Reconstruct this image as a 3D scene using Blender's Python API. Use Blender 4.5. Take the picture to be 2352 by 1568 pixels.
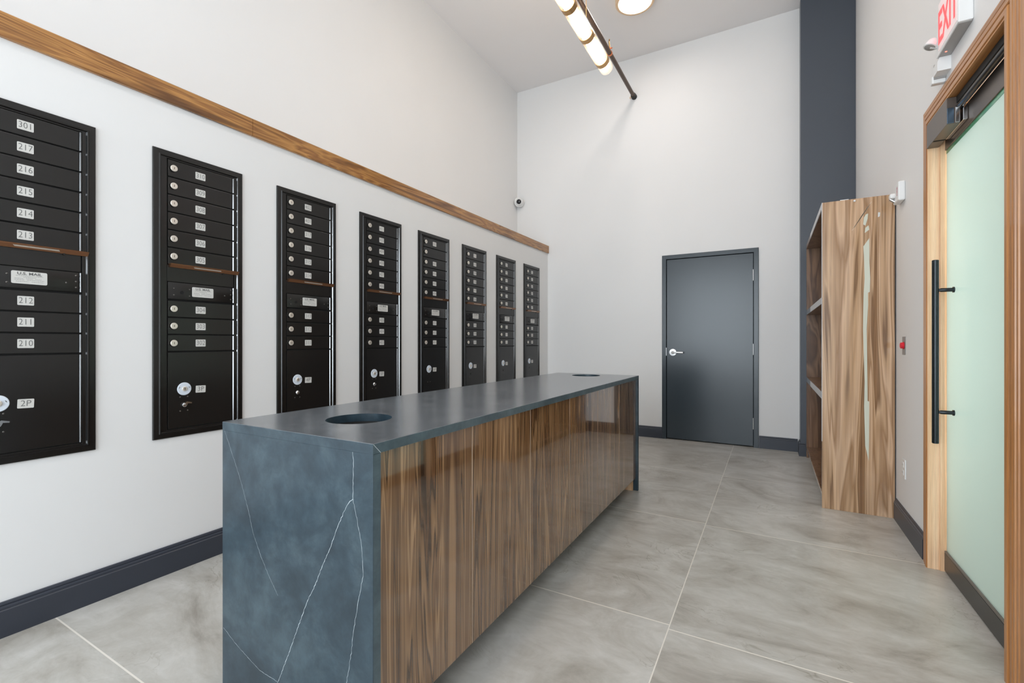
import bpy, bmesh, math, random
from mathutils import Vector, Matrix
for o in list(bpy.data.objects):
    bpy.data.objects.remove(o)
SC = bpy.context.scene
COL = SC.collection
PI = math.pi

# ------------------------------------------------------------------ camera
cd = bpy.data.cameras.new('camera')
cam = bpy.data.objects.new('camera', cd)
COL.objects.link(cam)
cd.sensor_fit = 'HORIZONTAL'
cd.sensor_width = 36.0
cd.lens = 1060.31 / 2352 * 36.0
cd.clip_start = 0.05
cam.location = (0, 0, 1.17)
cam.rotation_euler = (PI / 2, 0, math.radians(29.2619))
SC.camera = cam

# ------------------------------------------------------------------ view
SC.view_settings.view_transform = 'Standard'
SC.view_settings.look = 'None'
SC.view_settings.exposure = -0.09
SC.view_settings.gamma = 1.0
SC.view_settings.use_curve_mapping = False

# ------------------------------------------------------------------ world
W = bpy.data.worlds.new('world')
SC.world = W
W.use_nodes = True
bg = W.node_tree.nodes['Background']
bg.inputs[0].default_value = (0.80, 0.90, 1.0, 1)
bg.inputs[1].default_value = 2.0

# ------------------------------------------------------------------ large lights (daylight)
def area(name, loc, rot, sx, sy, power, color):
    l = bpy.data.lights.new(name, 'AREA')
    l.shape = 'RECTANGLE'
    l.size = sx
    l.size_y = sy
    l.energy = power
    l.color = color
    o = bpy.data.objects.new(name, l)
    o.location = loc
    o.rotation_euler = rot
    COL.objects.link(o)
    return o
# daylight through the big window wall behind the camera
area('window_daylight', (-1.19, -2.93, 1.75), (PI / 2, 0, 0), 2.7, 3.0, 165, (0.84, 0.93, 1.0))
# light of the entrance hall behind the frosted door
area('hall_daylight', (1.55, 3.2, 1.4), (PI / 2, 0, PI / 2), 1.3, 2.0, 36, (0.94, 1.0, 0.985))

# ------------------------------------------------------------------ materials
MATS = {}
def srgb(r, g, b):
    f = lambda c: (c / 255 / 12.92) if c / 255 <= 0.04045 else ((c / 255 + 0.055) / 1.055) ** 2.4
    return (f(r), f(g), f(b), 1)
def new_mat(name):
    m = bpy.data.materials.new(name)
    m.use_nodes = True
    MATS[name] = m
    return m, m.node_tree, m.node_tree.nodes['Principled BSDF']
def plain(name, col, rough=0.5, metal=0.0, spec=0.5, coat=0.0, bump=0.0, bscale=300):
    m, nt, p = new_mat(name)
    p.inputs['Base Color'].default_value = col
    p.inputs['Roughness'].default_value = rough
    p.inputs['Metallic'].default_value = metal
    p.inputs['Specular IOR Level'].default_value = spec
    p.inputs['Coat Weight'].default_value = coat
    if bump > 0:
        g = nt.nodes.new('ShaderNodeNewGeometry')
        n = nt.nodes.new('ShaderNodeTexNoise')
        n.inputs['Scale'].default_value = bscale
        n.inputs['Detail'].default_value = 2
        b = nt.nodes.new('ShaderNodeBump')
        b.inputs['Strength'].default_value = bump
        b.inputs['Distance'].default_value = 0.001
        nt.links.new(g.outputs['Position'], n.inputs['Vector'])
        nt.links.new(n.outputs['Fac'], b.inputs['Height'])
        nt.links.new(b.outputs[0], p.inputs['Normal'])
    return m
def glow(name, col, strength, base=(0.8, 0.8, 0.8, 1)):
    m, nt, p = new_mat(name)
    p.inputs['Base Color'].default_value = base
    p.inputs['Emission Color'].default_value = col
    p.inputs['Emission Strength'].default_value = strength
    return m
def mp(nt, scale, loc=(0, 0, 0), rot=(0, 0, 0)):
    g = nt.nodes.new('ShaderNodeNewGeometry')
    m = nt.nodes.new('ShaderNodeMapping')
    m.inputs['Scale'].default_value = scale
    m.inputs['Location'].default_value = loc
    m.inputs['Rotation'].default_value = rot
    nt.links.new(g.outputs['Position'], m.inputs['Vector'])
    return m.outputs[0]
def noise(nt, vec, scale, detail=4, rough=0.5, dist=0.0):
    n = nt.nodes.new('ShaderNodeTexNoise')
    n.inputs['Scale'].default_value = scale
    n.inputs['Detail'].default_value = detail
    n.inputs['Roughness'].default_value = rough
    n.inputs['Distortion'].default_value = dist
    nt.links.new(vec, n.inputs['Vector'])
    return n.outputs['Fac']
def ramp(nt, fac, stops, interp='LINEAR'):
    r = nt.nodes.new('ShaderNodeValToRGB')
    r.color_ramp.interpolation = interp
    e = r.color_ramp.elements
    while len(e) < len(stops):
        e.new(0.5)
    for i, (p, c) in enumerate(stops):
        e[i].position = p
        e[i].color = c
    nt.links.new(fac, r.inputs[0])
    return r.outputs[0]
def mix(nt, a, b, fac, mode='MIX'):
    m = nt.nodes.new('ShaderNodeMix')
    m.data_type = 'RGBA'
    m.blend_type = mode
    for s, v in ((0, fac), (6, a), (7, b)):
        if isinstance(v, (int, float, tuple)):
            m.inputs[s].default_value = v
        else:
            nt.links.new(v, m.inputs[s])
    return m.outputs[2]
def wood(name, along, stops, across=14, stretch=0.05, dist=0.6, rough=0.12, coat=0.6, fine=0.35, loc=(0, 0, 0), detail=3, ior=1.5, nr=0.5):
    """grain runs along the given world axis (0,1,2)"""
    m, nt, p = new_mat(name)
    sc = [1, 1, 1]
    sc[along] = stretch
    v = mp(nt, tuple(sc), loc)
    n1 = noise(nt, v, across, detail, nr, dist)
    c1 = ramp(nt, n1, stops)
    sc2 = [1, 1, 1]
    sc2[along] = 0.02
    n2 = noise(nt, mp(nt, tuple(sc2), loc), across * 11, 2, 0.6)
    c2 = ramp(nt, n2, [(0.35, (0.45, 0.42, 0.40, 1)), (0.60, (1, 1, 1, 1))])
    col = mix(nt, c1, c2, fine, 'MULTIPLY')
    nt.links.new(col, p.inputs['Base Color'])
    p.inputs['Roughness'].default_value = rough
    p.inputs['Coat Weight'].default_value = coat
    p.inputs['Coat Roughness'].default_value = 0.03
    p.inputs['Coat IOR'].default_value = ior
    return m

def wall_paint(name, col, var=0.02):
    m, nt, p = new_mat(name)
    n = noise(nt, mp(nt, (1, 1, 1)), 1.2, 3)
    c = ramp(nt, n, [(0.3, tuple(x * (1 - var) for x in col[:3]) + (1,)), (0.7, col)])
    nt.links.new(c, p.inputs['Base Color'])
    p.inputs['Roughness'].default_value = 0.62
    p.inputs['Specular IOR Level'].default_value = 0.3
    n2 = noise(nt, mp(nt, (1, 1, 1)), 260, 2)
    b = nt.nodes.new('ShaderNodeBump')
    b.inputs['Strength'].default_value = 0.05
    b.inputs['Distance'].default_value = 0.001
    nt.links.new(n2, b.inputs['Height'])
    nt.links.new(b.outputs[0], p.inputs['Normal'])
    return m
wall_paint('wall_white', (0.845, 0.84, 0.835, 1))
wall_paint('ceiling_white', (0.87, 0.845, 0.84, 1))
plain('navy_paint', (0.072, 0.084, 0.104, 1), 0.38, bump=0.15, bscale=180)
plain('door_paint', (0.036, 0.048, 0.058, 1), 0.24, bump=0.06, bscale=120)
plain('base_paint', (0.036, 0.042, 0.058, 1), 0.38)
plain('grout_white', (0.7, 0.69, 0.66, 1), 0.8)

WSTOP = [(0.28, (0.030, 0.012, 0.005, 1)), (0.335, (0.16, 0.078, 0.034, 1)), (0.36, (0.045, 0.019, 0.008, 1)), (0.385, (0.22, 0.115, 0.050, 1)),
         (0.42, (0.36, 0.205, 0.098, 1)), (0.435, (0.07, 0.031, 0.013, 1)), (0.46, (0.25, 0.130, 0.057, 1)), (0.49, (0.17, 0.083, 0.036, 1)),
         (0.515, (0.46, 0.275, 0.138, 1)), (0.535, (0.20, 0.100, 0.043, 1)), (0.57, (0.34, 0.190, 0.088, 1)), (0.585, (0.055, 0.024, 0.010, 1)),
         (0.61, (0.27, 0.145, 0.065, 1)), (0.66, (0.13, 0.062, 0.027, 1)), (0.70, (0.36, 0.205, 0.10, 1))]
wood('wood_counter', 2, WSTOP, across=9.5, stretch=0.04, dist=0.7, rough=0.10, coat=1.0, fine=0.35, loc=(0.3, 0.1, 0), detail=3, ior=1.55, nr=0.55)
LSTOP = [(0.27, (0.15, 0.070, 0.030, 1)), (0.35, (0.34, 0.185, 0.090, 1)), (0.385, (0.22, 0.115, 0.052, 1)), (0.42, (0.62, 0.40, 0.235, 1)),
         (0.465, (0.36, 0.20, 0.098, 1)), (0.50, (0.68, 0.45, 0.285, 1)), (0.57, (0.54, 0.335, 0.185, 1)), (0.60, (0.22, 0.115, 0.055, 1)),
         (0.64, (0.50, 0.30, 0.16, 1)), (0.74, (0.62, 0.42, 0.25, 1))]
wood('wood_shelf', 2, LSTOP, across=8.0, stretch=0.055, dist=0.8, rough=0.16, coat=0.5, fine=0.35, loc=(2.3, 0, 0.4))
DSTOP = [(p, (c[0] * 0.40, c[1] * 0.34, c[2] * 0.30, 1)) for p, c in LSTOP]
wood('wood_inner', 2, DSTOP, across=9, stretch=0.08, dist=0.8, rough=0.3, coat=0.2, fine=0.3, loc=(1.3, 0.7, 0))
TSTOP = [(0.28, (0.10, 0.036, 0.010, 1)), (0.40, (0.30, 0.128, 0.034, 1)), (0.47, (0.56, 0.270, 0.078, 1)),
         (0.52, (0.27, 0.110, 0.030, 1)), (0.58, (0.52, 0.245, 0.070, 1)), (0.68, (0.22, 0.088, 0.024, 1))]
wood('wood_trim', 1, TSTOP, across=13, stretch=0.07, dist=1.3, rough=0.22, coat=0.4, fine=0.4, loc=(0.9, 0.2, 0.15), detail=3)
CSTOP = [(0.30, (0.36, 0.140, 0.038, 1)), (0.5, (0.52, 0.225, 0.068, 1)), (0.7, (0.62, 0.290, 0.095, 1))]
wood('wood_casing_v', 2, CSTOP, across=40, stretch=0.02, dist=0.2, rough=0.35, coat=0.2, fine=0.4)
wood('wood_casing_h', 1, CSTOP, across=40, stretch=0.02, dist=0.2, rough=0.35, coat=0.2, fine=0.4)
JSTOP = [(0.30, (0.74, 0.44, 0.24, 1)), (0.5, (0.88, 0.57, 0.34, 1)), (0.7, (0.95, 0.67, 0.43, 1))]
wood('wood_jamb', 2, JSTOP, across=40, stretch=0.02, dist=0.2, rough=0.3, coat=0.3, fine=0.25)
wood('wood_leg', 2, JSTOP, across=30, stretch=0.03, dist=0.3, rough=0.4, coat=0.1, fine=0.3)

# stone: blue grey soapstone look
def stone(name, c1, c2, c3, rough, ior=1.5):
    m, nt, p = new_mat(name)
    v = mp(nt, (1, 1, 1))
    n1 = noise(nt, v, 5.0, 7, 0.66, 0.35)
    n2 = noise(nt, v, 22, 6, 0.68, 0.4)
    a = ramp(nt, n1, [(0.36, c1), (0.50, c2), (0.64, c3)])
    b = ramp(nt, n2, [(0.35, (0.72, 0.74, 0.76, 1)), (0.65, (1.18, 1.18, 1.18, 1))])
    c = mix(nt, a, b, 0.8, 'MULTIPLY')
    nt.links.new(c, p.inputs['Base Color'])
    p.inputs['Roughness'].default_value = rough
    p.inputs['IOR'].default_value = ior
    n4 = noise(nt, v, 90, 3)
    bm = nt.nodes.new('ShaderNodeBump')
    bm.inputs['Strength'].default_value = 0.03
    bm.inputs['Distance'].default_value = 0.001
    nt.links.new(n4, bm.inputs['Height'])
    nt.links.new(bm.outputs[0], p.inputs['Normal'])
    return m
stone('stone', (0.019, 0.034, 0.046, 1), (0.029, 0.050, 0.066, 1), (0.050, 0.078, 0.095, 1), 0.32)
stone('stone_top_lit', (0.112, 0.124, 0.138, 1), (0.136, 0.149, 0.163, 1), (0.166, 0.180, 0.195, 1), 0.21, 1.9)  # same stone, lightened to paint in overhead light on the top face
stone('stone_edge_lit', (0.055, 0.085, 0.100, 1), (0.075, 0.112, 0.130, 1), (0.105, 0.148, 0.165, 1), 0.28)  # same stone again, brightness painted in on the dim right-facing edges
plain('vein', (0.52, 0.58, 0.60, 1), 0.4)

# floor: large grey-beige concrete look tiles with pale grout
def floor_mat():
    m, nt, p = new_mat('floor_tile')
    g = nt.nodes.new('ShaderNodeNewGeometry')
    sep = nt.nodes.new('ShaderNodeSeparateXYZ')
    nt.links.new(g.outputs['Position'], sep.inputs[0])
    def math_(op, a, b=None, c=None):
        n = nt.nodes.new('ShaderNodeMath')
        n.operation = op
        for i, v in enumerate((a, b, c)):
            if v is None:
                continue
            if isinstance(v, (int, float)):
                n.inputs[i].default_value = v
            else:
                nt.links.new(v, n.inputs[i])
        return n.outputs[0]
    T = 1.2192
    gx = math_('DIVIDE', math_('ADD', sep.outputs[0], 0.3635 + 10 * T), T)
    right = math_('GREATER_THAN', sep.outputs[0], -0.3635)
    yy = math_('ADD', sep.outputs[1], math_('MULTIPLY', right, 0.03))
    gy = math_('DIVIDE', math_('ADD', yy, 10 * T - 0.762), T)
    def line(x, w):
        d = math_('ABSOLUTE', math_('SUBTRACT', math_('FRACT', math_('ADD', x, 0.5)), 0.5))
        return math_('LESS_THAN', d, w / T)
    ln = math_('MAXIMUM', line(gx, 0.0022), line(gy, 0.0030))
    idx = math_('ADD', math_('MULTIPLY', math_('FLOOR', gx), 3.7), math_('MULTIPLY', math_('FLOOR', gy), 9.1))
    comb = nt.nodes.new('ShaderNodeCombineXYZ')
    for i in range(3):
        nt.links.new(idx, comb.inputs[i])
    add = nt.nodes.new('ShaderNodeVectorMath')
    add.operation = 'ADD'
    nt.links.new(g.outputs['Position'], add.inputs[0])
    nt.links.new(comb.outputs[0], add.inputs[1])
    def mapped(scale, rot=0):
        mm = nt.nodes.new('ShaderNodeMapping')
        mm.inputs['Scale'].default_value = scale
        mm.inputs['Rotation'].default_value = (0, 0, rot)
        nt.links.new(add.outputs[0], mm.inputs[0])
        return mm.outputs[0]
    n1 = noise(nt, mapped((1, 1.7, 1), 0.35), 1.7, 9, 0.66, 1.3)
    base = ramp(nt, n1, [(0.28, (0.32, 0.292, 0.255, 1)), (0.42, (0.465, 0.444, 0.404, 1)), (0.55, (0.55, 0.535, 0.50, 1)), (0.72, (0.64, 0.625, 0.595, 1))])
    n2 = noise(nt, mapped((1, 1.9, 1), 0.4), 8, 7, 0.68, 1.0)
    b2 = ramp(nt, n2, [(0.32, (0.84, 0.83, 0.80, 1)), (0.62, (1.05, 1.05, 1.05, 1))])
    col = mix(nt, base, b2, 0.65, 'MULTIPLY')
    n3 = noise(nt, mapped((1, 1.4, 1), 0.5), 1.9, 5, 0.6, 1.6)
    cr = ramp(nt, n3, [(0.488, (1, 1, 1, 1)), (0.497, (0.70, 0.68, 0.63, 1)), (0.501, (0.72, 0.70, 0.66, 1)), (0.507, (1, 1, 1, 1))])
    n5 = noise(nt, mapped((1, 1, 1), 0.0), 2.2, 3, 0.5, 0.2)
    msk = ramp(nt, n5, [(0.48, (0, 0, 0, 1)), (0.62, (0.9, 0.9, 0.9, 1))])
    crm = mix(nt, (1, 1, 1, 1), cr, msk, 'MIX')
    col = mix(nt, col, crm, 1.0, 'MULTIPLY')
    col = mix(nt, col, (0.80, 0.76, 0.69, 1), ln, 'MIX')
    nt.links.new(col, p.inputs['Base Color'])
    p.inputs['Roughness'].default_value = 0.30
    p.inputs['Specular IOR Level'].default_value = 0.5
    b = nt.nodes.new('ShaderNodeBump')
    b.inputs['Strength'].default_value = 0.10
    b.inputs['Distance'].default_value = 0.002
    nt.links.new(n2, b.inputs['Height'])
    nt.links.new(b.outputs[0], p.inputs['Normal'])
floor_mat()

plain('black_metal', (0.0105, 0.0096, 0.009, 1), 0.24, 0.0, 0.5, bump=0.12, bscale=500)
MATS['black_gloss'] = plain('black_gloss', (0.012, 0.012, 0.012, 1), 0.16, 0.0, 0.5, bump=0.1, bscale=400)
MATS['black_gloss'].node_tree.nodes['Principled BSDF'].inputs['IOR'].default_value = 2.3
plain('black_gap', (0.002, 0.002, 0.002, 1), 0.8)
plain('bronze_lip', (0.26, 0.12, 0.06, 1), 0.2, 0.8)
plain('pale_metal', (0.62, 0.55, 0.48, 1), 0.3, 0.6)
plain('lock_metal', (0.78, 0.72, 0.64, 1), 0.28, 0.55)
plain('chrome', (0.75, 0.75, 0.76, 1), 0.18, 1.0)
plain('satin_steel', (0.62, 0.61, 0.60, 1), 0.3, 1.0)
plain('steel_dark', (0.22, 0.21, 0.20, 1), 0.35, 0.7)
plain('screw_metal', (0.16, 0.15, 0.14, 1), 0.3, 0.9)
plain('plate_white', (0.66, 0.65, 0.62, 1), 0.45)
plain('ink', (0.13, 0.13, 0.13, 1), 0.6)
plain('ink_light', (0.30, 0.29, 0.28, 1), 0.6)
plain('ring_white', (0.72, 0.78, 0.86, 1), 0.4)
plain('keyway', (0.10, 0.07, 0.05, 1), 0.3, 0.6)
plain('white_plastic', (0.82, 0.82, 0.81, 1), 0.35)
plain('shade_plastic', (0.36, 0.35, 0.34, 1), 0.4)
plain('lens_black', (0.01, 0.01, 0.012, 1), 0.08)
plain('lens_grey', (0.35, 0.34, 0.32, 1), 0.15)
plain('red_plastic', (0.75, 0.02, 0.04, 1), 0.3)
plain('pink_ink', (0.75, 0.30, 0.38, 1), 0.6)
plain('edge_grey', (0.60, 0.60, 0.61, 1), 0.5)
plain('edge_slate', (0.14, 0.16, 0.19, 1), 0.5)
plain('carcass_black', (0.012, 0.011, 0.010, 1), 0.7)
plain('plinth_dark', (0.03, 0.02, 0.015, 1), 0.6)
plain('door_rail', (0.012, 0.011, 0.011, 1), 0.28, 0.0)
plain('door_rail_brown', (0.15, 0.122, 0.105, 1), 0.35, 0.5)
plain('rail_cap', (0.20, 0.18, 0.165, 1), 0.35, 0.5)
plain('handle_black', (0.020, 0.026, 0.030, 1), 0.22, 0.5)
plain('magnet_blue', (0.14, 0.20, 0.27, 1), 0.25, 0.8)
plain('glass_edge', (0.10, 0.36, 0.20, 1), 0.15)
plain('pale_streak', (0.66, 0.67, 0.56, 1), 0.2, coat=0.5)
plain('pipe_dark', (0.085, 0.050, 0.032, 1), 0.38, 0.2, bump=0.25, bscale=120)
plain('flange_black', (0.01, 0.009, 0.008, 1), 0.45)
plain('copper', (0.70, 0.22, 0.09, 1), 0.3, 0.7)
plain('brass', (0.56, 0.33, 0.14, 1), 0.3, 0.85)
plain('rim_tan', (0.80, 0.58, 0.38, 1), 0.5, 0.0)
plain('seam_chip', (0.74, 0.56, 0.42, 1), 0.5)
plain('frame_dark', (0.03, 0.03, 0.035, 1), 0.4)
glow('lamp_white', (1.0, 0.84, 0.66, 1), 11.0)
glow('disc_white', (1.0, 0.91, 0.84, 1), 39.0)
glow('exit_red', (1.0, 0.07, 0.08, 1), 1.2, (0.7, 0.05, 0.05, 1))
glow('exit_face', (1.0, 0.50, 0.50, 1), 0.22, (0.85, 0.80, 0.80, 1))
glow('led_red', (1.0, 0.10, 0.06, 1), 6.0, (0.8, 0.1, 0.1, 1))

def tube_glass():
    m, nt, p = new_mat('tube_glass')
    out = nt.nodes['Material Output']
    tr = nt.nodes.new('ShaderNodeBsdfTransparent')
    tr.inputs[0].default_value = (1.0, 0.97, 0.93, 1)
    gl = nt.nodes.new('ShaderNodeBsdfGlossy')
    gl.inputs['Roughness'].default_value = 0.05
    tl = nt.nodes.new('ShaderNodeBsdfTranslucent')
    tl.inputs[0].default_value = (1.0, 0.9, 0.78, 1)
    lw = nt.nodes.new('ShaderNodeLayerWeight')
    lw.inputs[0].default_value = 0.35
    m1 = nt.nodes.new('ShaderNodeMixShader')
    m2 = nt.nodes.new('ShaderNodeMixShader')
    m1.inputs[0].default_value = 0.22
    nt.links.new(tr.outputs[0], m1.inputs[1])
    nt.links.new(tl.outputs[0], m1.inputs[2])
    nt.links.new(lw.outputs['Fresnel'], m2.inputs[0])
    nt.links.new(m1.outputs[0], m2.inputs[1])
    nt.links.new(gl.outputs[0], m2.inputs[2])
    nt.links.new(m2.outputs[0], out.inputs[0])
tube_glass()
def frosted():
    m, nt, p = new_mat('frosted_glass')
    out = nt.nodes['Material Output']
    tl = nt.nodes.new('ShaderNodeBsdfTranslucent')
    tl.inputs[0].default_value = (0.86, 0.955, 0.91, 1)
    df = nt.nodes.new('ShaderNodeBsdfDiffuse')
    df.inputs[0].default_value = (0.72, 0.82, 0.76, 1)
    gl = nt.nodes.new('ShaderNodeBsdfGlossy')
    gl.inputs['Roughness'].default_value = 0.28
    lw = nt.nodes.new('ShaderNodeLayerWeight')
    lw.inputs[0].default_value = 0.22
    m1 = nt.nodes.new('ShaderNodeMixShader')
    m2 = nt.nodes.new('ShaderNodeMixShader')
    m1.inputs[0].default_value = 0.40
    nt.links.new(tl.outputs[0], m1.inputs[1])
    nt.links.new(df.outputs[0], m1.inputs[2])
    nt.links.new(lw.outputs['Fresnel'], m2.inputs[0])
    nt.links.new(m1.outputs[0], m2.inputs[1])
    nt.links.new(gl.outputs[0], m2.inputs[2])
    nt.links.new(m2.outputs[0], out.inputs[0])
frosted()
def window_glass():
    m, nt, p = new_mat('window_glass')
    out = nt.nodes['Material Output']
    tr = nt.nodes.new('ShaderNodeBsdfTransparent')
    gl = nt.nodes.new('ShaderNodeBsdfGlossy')
    gl.inputs['Roughness'].default_value = 0.02
    m1 = nt.nodes.new('ShaderNodeMixShader')
    m1.inputs[0].default_value = 0.06
    nt.links.new(tr.outputs[0], m1.inputs[1])
    nt.links.new(gl.outputs[0], m1.inputs[2])
    nt.links.new(m1.outputs[0], out.inputs[0])
window_glass()

# ------------------------------------------------------------------ mesh builder
_text_cache = {}
class MB:
    def __init__(s):
        s.v = []; s.f = []; s.mi = []; s.mats = []; s.sm = []
    def _m(s, mat):
        if mat not in s.mats:
            s.mats.append(mat)
        return s.mats.index(mat)
    def add(s, verts, faces, mat, smooth=False):
        o = len(s.v); k = s._m(mat)
        s.v += [tuple(v) for v in verts]
        for f in faces:
            s.f.append(tuple(i + o for i in f)); s.mi.append(k); s.sm.append(smooth)
        return s
    def box(s, x0, x1, y0, y1, z0, z1, mat, bevel=0.0):
        if x0 > x1: x0, x1 = x1, x0
        if y0 > y1: y0, y1 = y1, y0
        if z0 > z1: z0, z1 = z1, z0
        if bevel > 0:
            bevel = min(bevel, (x1 - x0) * .45, (y1 - y0) * .45, (z1 - z0) * .45)
            bm = bmesh.new()
            bmesh.ops.create_cube(bm, size=1)
            bmesh.ops.scale(bm, vec=(x1 - x0, y1 - y0, z1 - z0), verts=bm.verts)
            bmesh.ops.translate(bm, vec=((x0 + x1) / 2, (y0 + y1) / 2, (z0 + z1) / 2), verts=bm.verts)
            bmesh.ops.bevel(bm, geom=list(bm.edges), offset=bevel, segments=2, affect='EDGES', profile=0.5)
            bm.verts.index_update()
            s.add([v.co[:] for v in bm.verts], [[v.index for v in f.verts] for f in bm.faces], mat)
            bm.free()
            return s
        V = [(x0, y0, z0), (x1, y0, z0), (x1, y1, z0), (x0, y1, z0), (x0, y0, z1), (x1, y0, z1), (x1, y1, z1), (x0, y1, z1)]
        F = [(0, 3, 2, 1), (4, 5, 6, 7), (0, 1, 5, 4), (1, 2, 6, 5), (2, 3, 7, 6), (3, 0, 4, 7)]
        return s.add(V, F, mat)
    def lathe(s, prof, origin, axis, mat, n=32, caps=True):
        """prof: (distance along axis, radius)"""
        a = Vector(axis).normalized()
        u = a.orthogonal().normalized(); w = a.cross(u)
        O = Vector(origin); V = []; F = []
        for t, r in prof:
            for i in range(n):
                th = 2 * PI * i / n
                V.append(O + a * t + (u * math.cos(th) + w * math.sin(th)) * max(r, 1e-5))
        m = len(prof)
        for j in range(m - 1):
            for i in range(n):
                F.append((j * n + i, j * n + (i + 1) % n, (j + 1) * n + (i + 1) % n, (j + 1) * n + i))
        if caps:
            F.append(tuple(range(n - 1, -1, -1))); F.append(tuple(range((m - 1) * n, m * n)))
        return s.add(V, F, mat, True)
    def cyl(s, p0, p1, r, mat, n=24):
        d = Vector(p1) - Vector(p0); L = d.length; e = min(r * .15, L * .2)
        return s.lathe([(0, r - e), (e, r), (L - e, r), (L, r - e)], p0, d, mat, n)
    def prism(s, poly, fn, t0, t1, mat, smooth=False):
        """poly: list of 2D points, fn(a,b,t)->xyz, extruded t0..t1"""
        n = len(poly)
        V = [fn(a, b, t0) for a, b in poly] + [fn(a, b, t1) for a, b in poly]
        F = [tuple(range(n - 1, -1, -1)), tuple(range(n, 2 * n))]
        for i in range(n):
            F.append((i, (i + 1) % n, n + (i + 1) % n, n + i))
        return s.add(V, F, mat, smooth)
    def sweep(s, prof, path, fn, mats, closed=False):
        """prof: (d inward, h out) list; path: list of (a,b,da,db) miter rays; fn(a,b,h)->xyz"""
        n = len(prof); m = len(path); V = []
        for (a, b, da, db) in path:
            for d, h in prof:
                V.append(fn(a + da * d, b + db * d, h))
        for j in range(m if closed else m - 1):
            k = (j + 1) % m
            F = [(j * n + i, j * n + i + 1, k * n + i + 1, k * n + i) for i in range(n - 1)]
            s.add([V[q] for q in range(0)], [], mats[j % len(mats)])
            s._q = F
            o = len(s.v)
            vv = V[j * n:(j + 1) * n] + V[k * n:(k + 1) * n]
            s.add(vv, [(i, i + 1, n + i + 1, n + i) for i in range(n - 1)], mats[j % len(mats)])
        return s
    def text(s, body, size, fn, mat, align='CENTER', bold=0.0, depth=0.0004):
        key = (body, size, align, bold)
        if key not in _text_cache:
            c = bpy.data.curves.new('t', 'FONT')
            c.body = body; c.size = size; c.align_x = align; c.align_y = 'CENTER'
            c.offset = bold; c.resolution_u = 3
            o = bpy.data.objects.new('t', c)
            me = o.to_mesh()
            _text_cache[key] = ([v.co.copy() for v in me.vertices], [tuple(p.vertices) for p in me.polygons])
            o.to_mesh_clear()
            bpy.data.objects.remove(o)
            bpy.data.curves.remove(c)
        V, F = _text_cache[key]
        return s.add([fn(v.x, v.y) for v in V], F, mat)
    def mesh(s, name):
        me = bpy.data.meshes.new(name)
        me.from_pydata(s.v, [], s.f)
        for m in s.mats:
            me.materials.append(MATS[m])
        me.polygons.foreach_set('material_index', s.mi)
        me.polygons.foreach_set('use_smooth', s.sm)
        me.update()
        bm = bmesh.new(); bm.from_mesh(me)
        bmesh.ops.remove_doubles(bm, verts=bm.verts, dist=1e-6)
        bmesh.ops.recalc_face_normals(bm, faces=bm.faces)
        bm.to_mesh(me); bm.free()
        if any(s.sm):
            try:
                me.set_sharp_from_angle(angle=math.radians(35))
            except Exception:
                pass
        return me
    def build(s, name, parent=None, loc=None):
        return link(name, s.mesh(name), parent, loc)
def link(name, me, parent=None, loc=None, rot=None):
    o = bpy.data.objects.new(name, me)
    COL.objects.link(o)
    if parent: o.parent = parent
    if loc: o.location = loc
    if rot: o.rotation_euler = rot
    return o
def tag(o, label=None, cat=None, group=None, kind=None):
    if label: o['label'] = label
    if cat: o['category'] = cat
    if group: o['group'] = group
    if kind: o['kind'] = kind
    return o
def empty(name, loc, label=None, cat=None, group=None, kind=None):
    o = bpy.data.objects.new(name, None)
    o.empty_display_size = 0.1
    o.location = loc
    COL.objects.link(o)
    return tag(o, label, cat, group, kind)

# ------------------------------------------------------------------ room shell
XL = -2.665      # mailbox wall face
XU = -3.14       # recessed upper wall face
XR = 0.725       # right wall face
YB = 5.759       # back wall face
YN = -3.0        # window wall behind the camera
ZC = 4.70
T = 0.15
def struct(name, mb, label, cat):
    return tag(mb.build(name), label, cat, kind='structure')
struct('floor', MB().box(XU - T, 2.3, YN - T, YB + T, -0.12, 0, 'floor_tile'), 'grey stone-look floor of large square tiles with pale grout', 'floor')
struct('ceiling', MB().box(XU - T, XR + T, YN - T, YB + T, ZC, ZC + 0.12, 'ceiling_white'), 'plain pale grey ceiling high above the mail room', 'ceiling')
struct('wall_left', MB().box(XU - T, XU, YN, YB, 0, ZC, 'wall_white'), 'white upper left wall set back above the wood trim', 'wall')
struct('wall_left_lower', MB().box(XU + 0.001, XL, YN, YB - 0.001, 0, 2.44, 'wall_white'), 'white furred-out lower left wall that holds the mailboxes', 'wall')
DX0, DX1, DZ = -1.103, -0.158, 2.160
b = MB()
b.box(XU - T, DX0, YB, YB + T, 0, ZC, 'wall_white').box(DX1, XR + T, YB, YB + T, 0, ZC, 'wall_white').box(DX0, DX1, YB, YB + T, DZ, ZC, 'wall_white')
struct('wall_back', b, 'tall white end wall with the slate blue door in it', 'wall')
struct('wall_back_pier', MB().box(0.267, XR - 0.001, 5.56, YB - 0.001, 0, ZC - 0.001, 'navy_paint', 0.002), 'dark slate blue full-height pier in the back right corner', 'column')
# right wall with the glass door opening
JY0, JY1, JZ = 2.212, 3.146, 2.300
b = MB()
b.box(XR, XR + T, YN, JY0, 0, ZC, 'wall_white').box(XR, XR + T, JY1, YB, 0, ZC, 'wall_white').box(XR, XR + T, JY0, JY1, JZ, ZC, 'wall_white')
struct('wall_right', b, 'white right wall around the frosted glass door', 'wall')
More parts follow.
